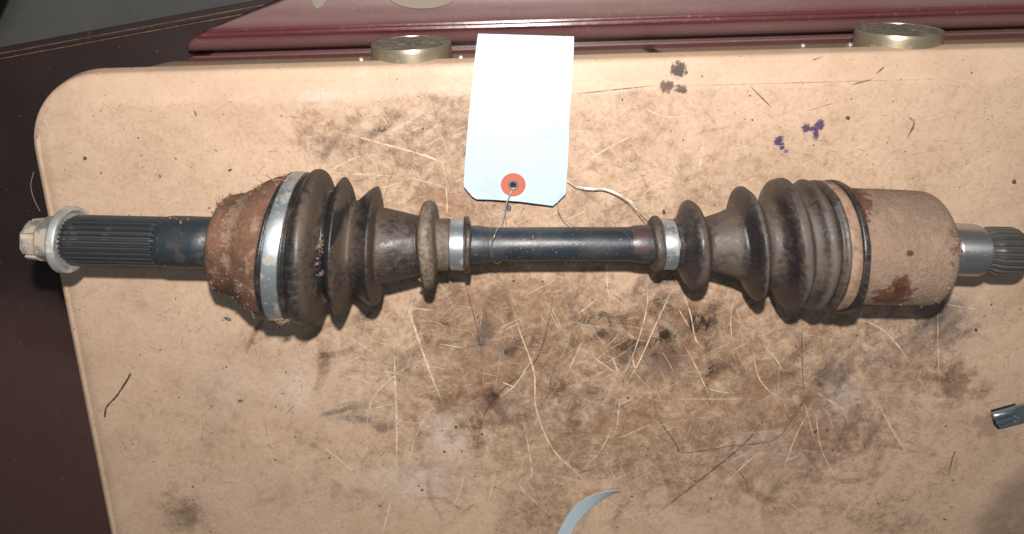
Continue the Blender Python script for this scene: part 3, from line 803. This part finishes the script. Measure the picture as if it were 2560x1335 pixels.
def turned(name, prof, mat, n=72, teeth=0, tooth=0.08, parent=None, shape=None, smooth=True, sharp=35, cap=True, wob=0.0, hexa=0, label=None, dust=None, axw=0.0):
    V, F = [], []
    DA, GA = [], []
    ph = random.uniform(0, 6)
    for (px, r) in prof:
        c, s, u, k = frame(px)
        for j in range(n):
            a = 2 * math.pi * j / n
            rr = r
            if teeth:
                w = (a * teeth / (2 * math.pi)) % 1.0
                rr = r * (1 - tooth * (0.0 if w < 0.42 else (1.0 if 0.54 < w < 0.88 else (w - .42) / .12 if w < .54 else (1 - w) / .12)))
            if hexa:
                sec = math.pi / hexa; aa = ((a + 0.2) % (2 * sec)) - sec
                rr = min(r, r * 0.905 / math.cos(aa))
            if wob: rr *= 1 + wob * (math.sin(2 * a + ph + px * .023) * .6 + math.sin(3 * a + ph + px * .01) * .5 + math.sin(7 * a + 2 * ph + px * .031) * .35 + math.sin(13 * a + px * .05) * .2)
            DA.append(float(np.interp(px, dust[0], dust[1])) if dust else .5); GA.append((1 - rr / r) / tooth if teeth else 0)
            rr = rr * k * 0.985
            V.append(c + s * (rr * math.cos(a)) + u * (rr * math.sin(a)) + RIGHT * (axw * k * (math.sin(2 * a + px * .021) + .6 * math.sin(3 * a + px * .037 + ph))))
    m = len(prof)
    for i in range(m - 1):
        for j in range(n): F.append((i * n + j, (i + 1) * n + j, (i + 1) * n + (j + 1) % n, i * n + (j + 1) % n))
    if cap: F.append(tuple(range(n))); F.append(tuple((m - 1) * n + j for j in range(n))[::-1])
    o = build(name, V, F, mat, parent or axle, smooth=smooth, sharp=sharp, attrs={'dust': DA, 'groove': GA})
    if label: o['label'] = label
    return o

# left end: nut, flange, splines
turned('threaded_end', [(71, 34), (74, 41), (79, 44), (120, 44)], M['thread'], 96, sharp=25, hexa=6, label='tan threaded end poking out of the castle nut')
# castle nut with slotted crown
nut_prof = [(112, 50), (115, 54), (120, 58), (150, 61), (160, 64)]
nut = turned('castle_nut', nut_prof, M['nut'], 96, hexa=6, sharp=25)
g = Geo()
for j in range(6):
    a0 = j * math.pi / 3 + .12; a1 = a0 + math.pi / 3 - .24
    vs = []
    for px, r0, r1 in ((84, 43.5, 51), (114, 43.5, 54)):
        c, s, u, k = frame(px)
        for q in range(5):
            a = a0 + (a1 - a0) * q / 4
            for r in (r0, r1): vs.append(c + s * (r * k * math.cos(a)) + u * (r * k * math.sin(a)))
    fs = []
    for q in range(4):
        b = 2 * q
        fs += [(b, b + 1, b + 3, b + 2), (b + 10, b + 12, b + 13, b + 11), (b + 1, b + 11, b + 13, b + 3), (b, b + 2, b + 12, b + 10)]
    fs += [(0, 10, 11, 1), (8, 9, 19, 18)]
    build('crown_tooth', vs, fs, M['nut'], nut, smooth=False)
turned('nut_flange', [(150, 60), (158, 74), (163, 82), (167, 84.5), (180, 84.5), (184, 83), (184.5, 74), (181, 71), (176, 66), (176, 56)], M['flange'], 80, sharp=30, wob=.006, label='pale worn flange ring behind the castle nut')
turned('splined_stub', [(172, 56), (182, 56), (190, 62), (194, 63)] + [(x, 63) for x in np.linspace(200, 408, 14)] + [(416, 61)], M['spline_dark'], 28 * 10, teeth=28, tooth=.14, sharp=40, label='blued steel stub with lengthwise splines')
turned('plain_stub', [(404, 58.5), (412, 63.0), (420, 64.5), (428, 66), (470, 66), (500, 65.5), (560, 65.5)], M['plain_stub'], 72, sharp=None)
turned('joint_housing', catmull([(556, 62), (552, 90), (553, 108), (558, 118), (566, 123), (582, 127), (600, 131), (612, 136), (626, 145), (642, 157), (660, 167), (680, 175), (702, 180)], 4), M['housing'], 160, sharp=None, wob=.018, label='rusty brown bell shaped joint housing')
# left boot
bl = catmull([(700, 176), (702, 183), (708, 186), (712, 184), (714, 180), (750, 180), (752, 186), (757, 186), (761, 181), (766, 186), (774, 193), (784, 197.5), (794, 196), (804, 187), (811, 170), (818, 150), (828, 137), (838, 142), (847, 160), (856, 171), (863, 170), (871, 152), (879, 126), (888, 113), (898, 117), (912, 130), (926, 142), (937, 148), (943, 146), (947, 126), (949, 104), (954, 96), (975, 92), (1010, 84), (1040, 77), (1050, 75), (1053, 88), (1056, 103), (1063, 112), (1072, 114), (1081, 112), (1088, 103), (1092, 86), (1095, 71), (1100, 67), (1118, 66), (1124, 66), (1126, 61), (1161, 61), (1163, 66), (1165, 71), (1174, 71), (1177, 66), (1178, 50)], 5)
def boot(name, prof, mat, label, dust):
    o = turned(name, prof, mat, 112, sharp=None, wob=.017, axw=2.2, label=label, dust=list(zip(*dust)))
    return o
boot('rubber_boot', bl, M['boot_left'], 'worn black ribbed boot on the rusty joint', [(700,.1),(712,.1),(752,.2),(762,.3),(775,.15),(786,.35),(800,.6),(815,.7),(828,.15),(840,.12),(856,.2),(866,.65),(880,.75),(890,.55),(905,.5),(925,.2),(937,.1),(946,.6),(955,.5),(1000,.38),(1048,.35),(1054,.5),(1060,1.02),(1084,1.1),(1090,.95),(1100,.95),(1120,.95),(1165,.4)])
turned('clamp_band', [(714, 182), (715, 187), (717, 188), (748, 188), (750, 187), (751, 182)], M['zinc'], 120, cap=False, label='wide pale zinc clamp band on the rusty joint')
turned('clamp_band', [(1127, 60), (1128, 64.5), (1130, 65), (1158, 65), (1160, 64.5), (1161, 60)], M['zinc'], 96, cap=False)
c, s, u, k = frame(1145)
g = Geo()
for px in (1131, 1146, 1157):
    c, s, u, k = frame(px); _, _, _, _ = c, s, u, k
    for sg in (-1,):
        aa = R(-14); rr = 66 * k
        cc = c - s * (rr * math.cos(aa)) + u * (rr * math.sin(aa))
        g.box(cc, RIGHT * (.0011), s * .0012, u * .0045)
build('clamp_ear', g.v[:8], g.f[:6], M['zinc'], axle, smooth=False)
build('clamp_ear', g.v[8:16], g.f[:6], M['zinc'], axle, smooth=False)
# centre shaft
turned('centre_shaft', catmull([(1168, 48), (1180, 48), (1190, 48), (1205, 46.5), (1220, 44), (1240, 43), (1400, 43), (1555, 43), (1575, 44), (1590, 47), (1610, 48.5), (1640, 48.5)], 5), M['shaft'], 72, sharp=None)
# right boot
br = catmull([(1627, 50), (1628, 64), (1631, 70), (1638, 71.5), (1645, 70), (1648, 65), (1650, 60), (1684, 60), (1687, 64), (1694, 68), (1699, 74), (1706, 88), (1714, 103), (1723, 111), (1732, 112.5), (1742, 109), (1750, 98), (1756, 80), (1761, 70), (1770, 68), (1785, 72), (1805, 78), (1826, 86), (1838, 93), (1845, 97), (1851, 112), (1857, 132), (1864, 143), (1871, 145.5), (1878, 142), (1884, 128), (1891, 114), (1900, 107), (1914, 108), (1926, 116), (1935, 138), (1943, 158), (1952, 168), (1960, 168), (1967, 160), (1973, 146), (1981, 139), (1992, 146), (2003, 159), (2012, 164.5), (2022, 163), (2029, 157), (2035, 156), (2040, 161), (2046, 164), (2050, 162), (2051, 157), (2076, 157), (2078, 163), (2082, 166), (2092, 166), (2097, 163), (2099, 150)], 5)
boot('rubber_boot', br, M['boot_right'], 'dusty grey black ribbed boot on the dusty joint body', [(1627,.6),(1695,.3),(1715,.25),(1735,.7),(1752,.6),(1775,.5),(1825,.55),(1843,.2),(1858,.02),(1872,.7),(1885,.65),(1900,.6),(1922,.5),(1938,.05),(1948,.3),(1960,.8),(1970,.3),(1983,.6),(2000,.25),(2012,.75),(2030,.25),(2045,.45),(2051,.3),(2080,.2),(2099,.4)])
turned('clamp_band', [(1650, 58), (1651, 63.5), (1653, 64.3), (1681, 64.3), (1683, 63.5), (1684, 58)], M['zinc'], 96, cap=False)
turned('clamp_band', [(2051, 160), (2052, 163), (2054, 164), (2073, 164), (2075, 163), (2076, 158)], M['zinc_dusty'], 120, cap=False, label='dust covered clamp band with a bare bright patch')
turned('joint_body', [(2092, 147), (2100, 147.5), (2150, 147.5), (2220, 147), (2290, 145.5), (2302, 144), (2310, 140), (2316, 134), (2320, 126), (2326, 118), (2327, 60)], M['body'], 120, sharp=45, wob=.004, label='dust caked cylindrical joint body')
turned('bright_stub', [(2318, 66), (2360, 66), (2362, 65), (2366, 65), (2368, 66.5), (2432, 66.5), (2440, 64), (2446, 58), (2448, 50)], M['stub_bright'], 80, sharp=25, label='shiny machined stub beside the dusty joint body')
turned('splined_stub', [(2440, 53), (2462, 54), (2470, 58.5), (2478, 60.5)] + [(x, 60.5) for x in np.linspace(2490, 2526, 4)] + [(2534, 58), (2544, 50)], M['spline_worn'], 22 * 10, teeth=22, tooth=.12, sharp=40, label='worn grey splined tip at the right edge')

# dried grass and fibres stuck to the rusty joint, nobody could count them
random.seed(5)
g = Geo()
def tuft(px, ang, n, spread_px, spread_a, L, rpx):
    for _ in range(n):
        x = px + random.gauss(0, spread_px); a = R(ang + random.gauss(0, spread_a))
        c, s, u, k = frame(x)
        rr = float(np.interp(x, [555, 600, 650, 700, 760], [116, 131, 162, 182, 188])) * k * random.uniform(.99, 1.03)
        if rpx: rr = rpx * k
        rad = s * math.cos(a) + u * math.sin(a); tan = u * math.cos(a) - s * math.sin(a)
        p = c + rad * rr
        d = (RIGHT * random.gauss(0, 1) + tan * random.gauss(0, .9) + rad * random.uniform(-.02, .22)).normalized()
        l = L * random.uniform(.4, 1.3)
        b = Vector((random.gauss(0, 1), random.gauss(0, 1), random.gauss(0, 1))) * l * .22
        g.tube([p, p + d * l * .5 + b, p + d * l], random.uniform(.00012, .00030), 4, [1, .9, .3])
tuft(560, 10, 7, 10, 8, .0045, None)
tuft(690, 4, 12, 22, 6, .007, None)
tuft(640, 10, 6, 18, 8, .005, None)
tuft(585, 70, 8, 7, 28, .0022, None)
tuft(650, 100, 5, 14, 30, .003, None)
tuft(700, 165, 10, 22, 12, .0055, None)
tuft(640, 158, 7, 22, 14, .004, None)
tuft(752, 140, 14, 4, 4, .004, None)
tag(build('dried_grass', g.v, g.f, M['grass'], axle), kind='stuff')
# clods of caked mud
g = Geo()
for (px, ang, n, sp, sa, rpx, sz) in ((575, 80, 46, 8, 35, 124, .0007), (650, 120, 40, 22, 40, 161, .0007), (690, 172, 70, 26, 10, 176, .0021), (640, 168, 24, 20, 9, 158, .0016), (560, 16, 16, 8, 12, 117, .0009), (690, 6, 14, 20, 8, 177, .0010), (838, 75, 26, 6, 14, 148, .0011), (1053, 150, 8, 2, 8, 88, .0012), (430, 120, 7, 6, 30, 66, .0005), (455, 10, 10, 16, 6, 65.5, .0010), (2200, 80, 60, 70, 50, 147, .0006), (2296, 62, 26, 8, 9, 146, .0016), (2285, 130, 18, 8, 12, 146, .0012)):
    for _ in range(n):
        x = px + random.gauss(0, sp); a = R(ang + random.gauss(0, sa)); c, s, u, k = frame(x)
        if 545 < x < 712: rpx = float(np.interp(x, [555, 566, 600, 626, 660, 702, 712], [112, 123, 131, 145, 167, 180, 182]))
        p = c + (s * math.cos(a) + u * math.sin(a)) * rpx * k * random.uniform(.965, .995)
        q = sz * random.uniform(.4, 1.2)
        g.crumb(p, q, q * random.uniform(.6, 1.2), q * .7, random.uniform(0, 3))
tag(build('caked_mud', g.v, g.f, m_rust('caked_mud', (0.17, .095, .065), (.10, .058, .042), (.28, .20, .14), .5), axle, smooth=False), kind='stuff')

# ------------------------------------------------------------------ paper tag with its wire
rows = [(-1, 0), ]
edge = [  # left x, right x, left y, right y, height
    (1195, 1435, 84, 91, -.0010), (1189, 1434, 130, 135, .0030), (1183, 1431, 185, 190, .0068), (1177, 1427, 245, 250, .0090), (1171, 1423, 300, 305, .0098), (1167, 1422, 350, 356, .0097), (1163, 1420, 400, 408, .0092), (1160, 1416, 448, 457, .0086), (1159.5, 1414, 466, 484, .0085)]
E = catmull(edge, 4)
NXX = 24
tagroot = empty('paper_tag', at(1290, 300, 0))
tag(tagroot, 'white shipping tag with red ring and wire above the axle', 'tag')
V, F = [], []
def card_at(i, t):
    xl, xr, yl, yr, z = E[i]
    bow = .0010 * math.sin(math.pi * t) + .0012 * (t > .6) * (t - .6)
    return at(xl + (xr - xl) * t, yl + (yr - yl) * t - 0.0 * math.sin(math.pi * t), z + bow)
rowsP = [[card_at(i, j / NXX) for j in range(NXX + 1)] for i in range(len(E))]
# clipped lower corners
zb = .0085
bottom = []
for j in range(NXX + 1):
    t = j / NXX
    xl, xr, yl, yr, z = E[-1]
    x = xl + (xr - xl) * t
    yb = np.interp(x, [1159.5, 1186, 1230, 1300, 1384, 1414], [466.5, 498, 499, 504, 515, 485])
    bottom.append(at(x, yb, zb + .0010 * math.sin(math.pi * t)))
rowsP.append([(a + b) / 2 for a, b in zip(rowsP[-1], bottom)]); rowsP.append(bottom)
n1 = NXX + 1
def sheet(rowsP, th):
    V = [p for r in rowsP for p in r]; m = len(V); n = len(rowsP); n1 = len(rowsP[0])
    V = V + [p - Vector((0, 0, th)) for p in V]; F = []
    for i in range(n - 1):
        for j in range(n1 - 1):
            q = (i * n1 + j, (i + 1) * n1 + j, (i + 1) * n1 + j + 1, i * n1 + j + 1)
            F.append(q); F.append(tuple(x + m for x in q[::-1]))
    bd = [j for j in range(n1)] + [i * n1 + n1 - 1 for i in range(1, n)] + [(n - 1) * n1 + j for j in range(n1 - 2, -1, -1)] + [i * n1 for i in range(n - 2, 0, -1)]
    for a, b in zip(bd, bd[1:] + bd[:1]): F.append((a, b, b + m, a + m))
    return V, F
V, F = sheet(rowsP, .00035)
build('card', V, F, M['card'], tagroot, sharp=45)
rc = at(1283, 462, .0099)
k = depth(rc) / FPX
nrm = Vector((0, -.05, 1)).normalized()
V, F = lathe_dir([(-.0006, 12 * k), (.00012, 12 * k), (.00022, 30.5 * k), (.00005, 31 * k)][::1], rc, nrm, 48)
F = F[:-2]
build('reinforcement_ring', V, F, M['red_ring'], tagroot)
V, F = lathe_dir([(.0002, 7.5 * k), (.0007, 8 * k), (.0009, 10 * k), (.0008, 12.5 * k), (.0003, 13.5 * k)], rc, nrm, 36)
F = F[:-2]
build('eyelet', V, F, M['eyelet'], tagroot)
V, F = lathe_dir([(.00025, .0002), (.00026, 8 * k)], rc, nrm, 24)
build('eyelet_hole_shade', V, F[:-1], M['black_gap'], tagroot)  # black disc stands in for the darkness inside the hole
def wire(pts, r=.00024):
    g = Geo()
    q = catmull([tuple(at(*p)) for p in pts], 8)
    g.tube([Vector(x) for x in q], r, 8)
    build('tie_wire', g.v, g.f, M['wire'], tagroot)
wire([(1284, 464, .0096), (1281, 474, .0130), (1270, 500, .018), (1256, 540, .036), (1240, 580, .056), (1229, 610, .0580), (1228, 632, .056), (1233, 651, .048), (1242, 658, .041), (1250, 656, .036), (1254, 650, .032)])
wire([(1281, 474, .0115), (1268, 502, .013), (1263, 512, .012), (1265, 540, .014), (1267, 572, .018), (1270, 600, .020)])
wire([(1395, 490, .0040), (1395, 516, .0060), (1398, 532, .009), (1410, 548, .013), (1424, 558, .018), (1440, 571, .022), (1460, 590, .024)])
wire([(1380, 445, .003), (1412, 450, .004), (1446, 466, .008), (1480, 471, .010), (1512, 472, .010), (1548, 486, .012), (1580, 506, .014), (1610, 533, .020), (1632, 552, .026), (1650, 566, .03)])
wire([(1380, 447, .0026), (1412, 452, .0034), (1444, 469, .007), (1478, 474, .0092), (1510, 474, .0088), (1546, 488, .0104), (1574, 507, .012), (1600, 534, .016), (1624, 558, .024), (1640, 572, .03)])

# ------------------------------------------------------------------ paper strip, clip and litter
outer = catmull([(1384, 1360), (1395, 1335), (1415, 1295), (1440, 1264), (1470, 1243), (1505, 1231), (1535, 1227), (1553, 1228)], 5)
inner = catmull([(1415, 1375), (1424, 1345), (1436, 1320), (1452, 1297), (1474, 1274), (1502, 1251), (1530, 1236), (1553.5, 1228.6)], 5)
rows_ = [[at(o[0], o[1], .0075 + .002 * math.sin(i / len(outer) * 3)) * (1 - t) + at(q[0], q[1], .0022) * t for t in np.linspace(0, 1, 6)] for i, (o, q) in enumerate(zip(outer, inner))]
V, F = sheet(rows_, .0003)
tag(build('paper_strip', V, F, M['paper'], loc=at(1440, 1320, 0)), 'curled pale blue paper strip cut off at the bottom edge', 'paper')

cl = empty('metal_clip', at(2530, 1060, .0))
tag(cl, 'small dark metal spring clip with slots lying by the right edge', 'clip')
zc = .006
ax_ = (at(2560, 1012, zc) - at(2480, 1034, zc)).normalized(); ay_ = Vector((ax_.y, -ax_.x, 0))
if ay_.y > 0: ay_ = -ay_
o0 = at(2480, 1036, zc); kk = depth(o0) / FPX
def cp(a, b, z): return o0 + ax_ * (a * kk) + ay_ * (b * kk) + Vector((0, 0, z))
g = Geo()
g.tube([cp(a, 2, .001) for a in (0, 3, 26, 50, 53)], 9 * kk, 14, [.8, 1, 1, 1, .8])
build('rolled_edge', g.v, g.f, M['clip'], cl)
for (b0, b1, a0, a1) in ((10, 20, 4, 56), (23, 36, 8, 58), (39, 47, 12, 60)):
    g = Geo(); c0 = cp((a0 + a1) / 2, (b0 + b1) / 2, -.0002)
    g.box(c0, ax_ * ((a1 - a0) / 2 * kk), ay_ * ((b1 - b0) / 2 * kk), Vector((0, 0, .0006)))
    o = build('tab', g.v, g.f, M['clip'], cl, smooth=False)
    bv = o.modifiers.new('bevel', 'BEVEL'); bv.width = .0004; bv.segments = 2
g = Geo(); c0 = cp(95, 24, -.001); g.box(c0, ax_ * (44 * kk), ay_ * (26 * kk), Vector((0, 0, .0010)))
o = build('clip_plate', g.v, g.f, M['clip'], cl, smooth=False); bv = o.modifiers.new('bevel', 'BEVEL'); bv.width = .0008; bv.segments = 2
g = Geo(); c0 = cp(40, 28, -.0034); g.box(c0, ax_ * (30 * kk), ay_ * (22 * kk), Vector((0, 0, .0024)))
build('clip_base', g.v, g.f, M['black_gap'], cl, smooth=False)

g = Geo()
q = catmull([(262, 1042), (264, 1025), (272, 1010), (290, 992), (305, 970), (318, 950), (326, 934)], 5)
g.tube([at(x, y, .0007) for x, y in q], .00065, 6, [.5 + .6 * random.random() for _ in q])
for i in range(4, len(q) - 2, 2):
    p = at(q[i][0], q[i][1], .0008); g.tube([p, p + Vector((random.uniform(-.001, .001), random.uniform(-.0012, .0012), .0006))], .0002, 4)
tag(build('dried_stem', g.v, g.f, M['stem'], loc=at(290, 990, 0)), 'thin dry brown plant stem on clean beige plastic, left of the axle', 'stem')
for (px, py, rx, ry, rot, lab) in ((568, 797, .0028, .0016, -.6, 'small dark grey flake just below the rusty joint housing'), (602, 1003, .0022, .0016, .2, 'small dark grey flake on bare plastic halfway down the left side'), (1272, 518, .0016, .0024, .1, 'small dark oval flake between the tag and the shaft')):
    g = Geo(); p = at(px, py, .0005); g.crumb(p, rx, ry, .0006, rot)
    tag(build('flake', g.v, g.f, M['flake'], loc=p), lab, 'flake', 'loose grey flakes on the beige case')
random.seed(9)
g = Geo()
for _ in range(260):
    if random.random() < .55: x, y = random.gauss(1350, 500), random.gauss(950, 220)
    else: x, y = random.uniform(250, 2540), random.uniform(280, 1330)
    if not (270 < x < 2560 and 270 < y < 1335): continue
    s = .00022 + .0006 * random.random() ** 4
    g.crumb(at(x, y, s * .4), s * random.uniform(.8, 1.8), s, s * .5, random.uniform(0, 3))
for (x, y, s) in ((212, 397, .0013), (345, 345, .0006), (1205, 1085, .0009), (1110, 1130, .0010), (1155, 1128, .0008), (1055, 1225, .0012), (1046, 1215, .0008), (950, 1265, .0009), (1660, 530, .0014), (2120, 295, .0012), (2535, 455, .0018), (1140, 1068, .0013), (2040, 1078, .0016), (2068, 1076, .0012), (1880, 300, .0007), (2440, 825, .0012)):
    g.crumb(at(x, y, s * .3), s * 1.3, s, s * .4, random.uniform(0, 3))
tag(build('dirt_crumbs', g.v, g.f, M['crumb'], loc=at(1300, 900, 0), smooth=False), 'tiny dark crumbs of dirt scattered over the beige case', 'dirt', kind='stuff')
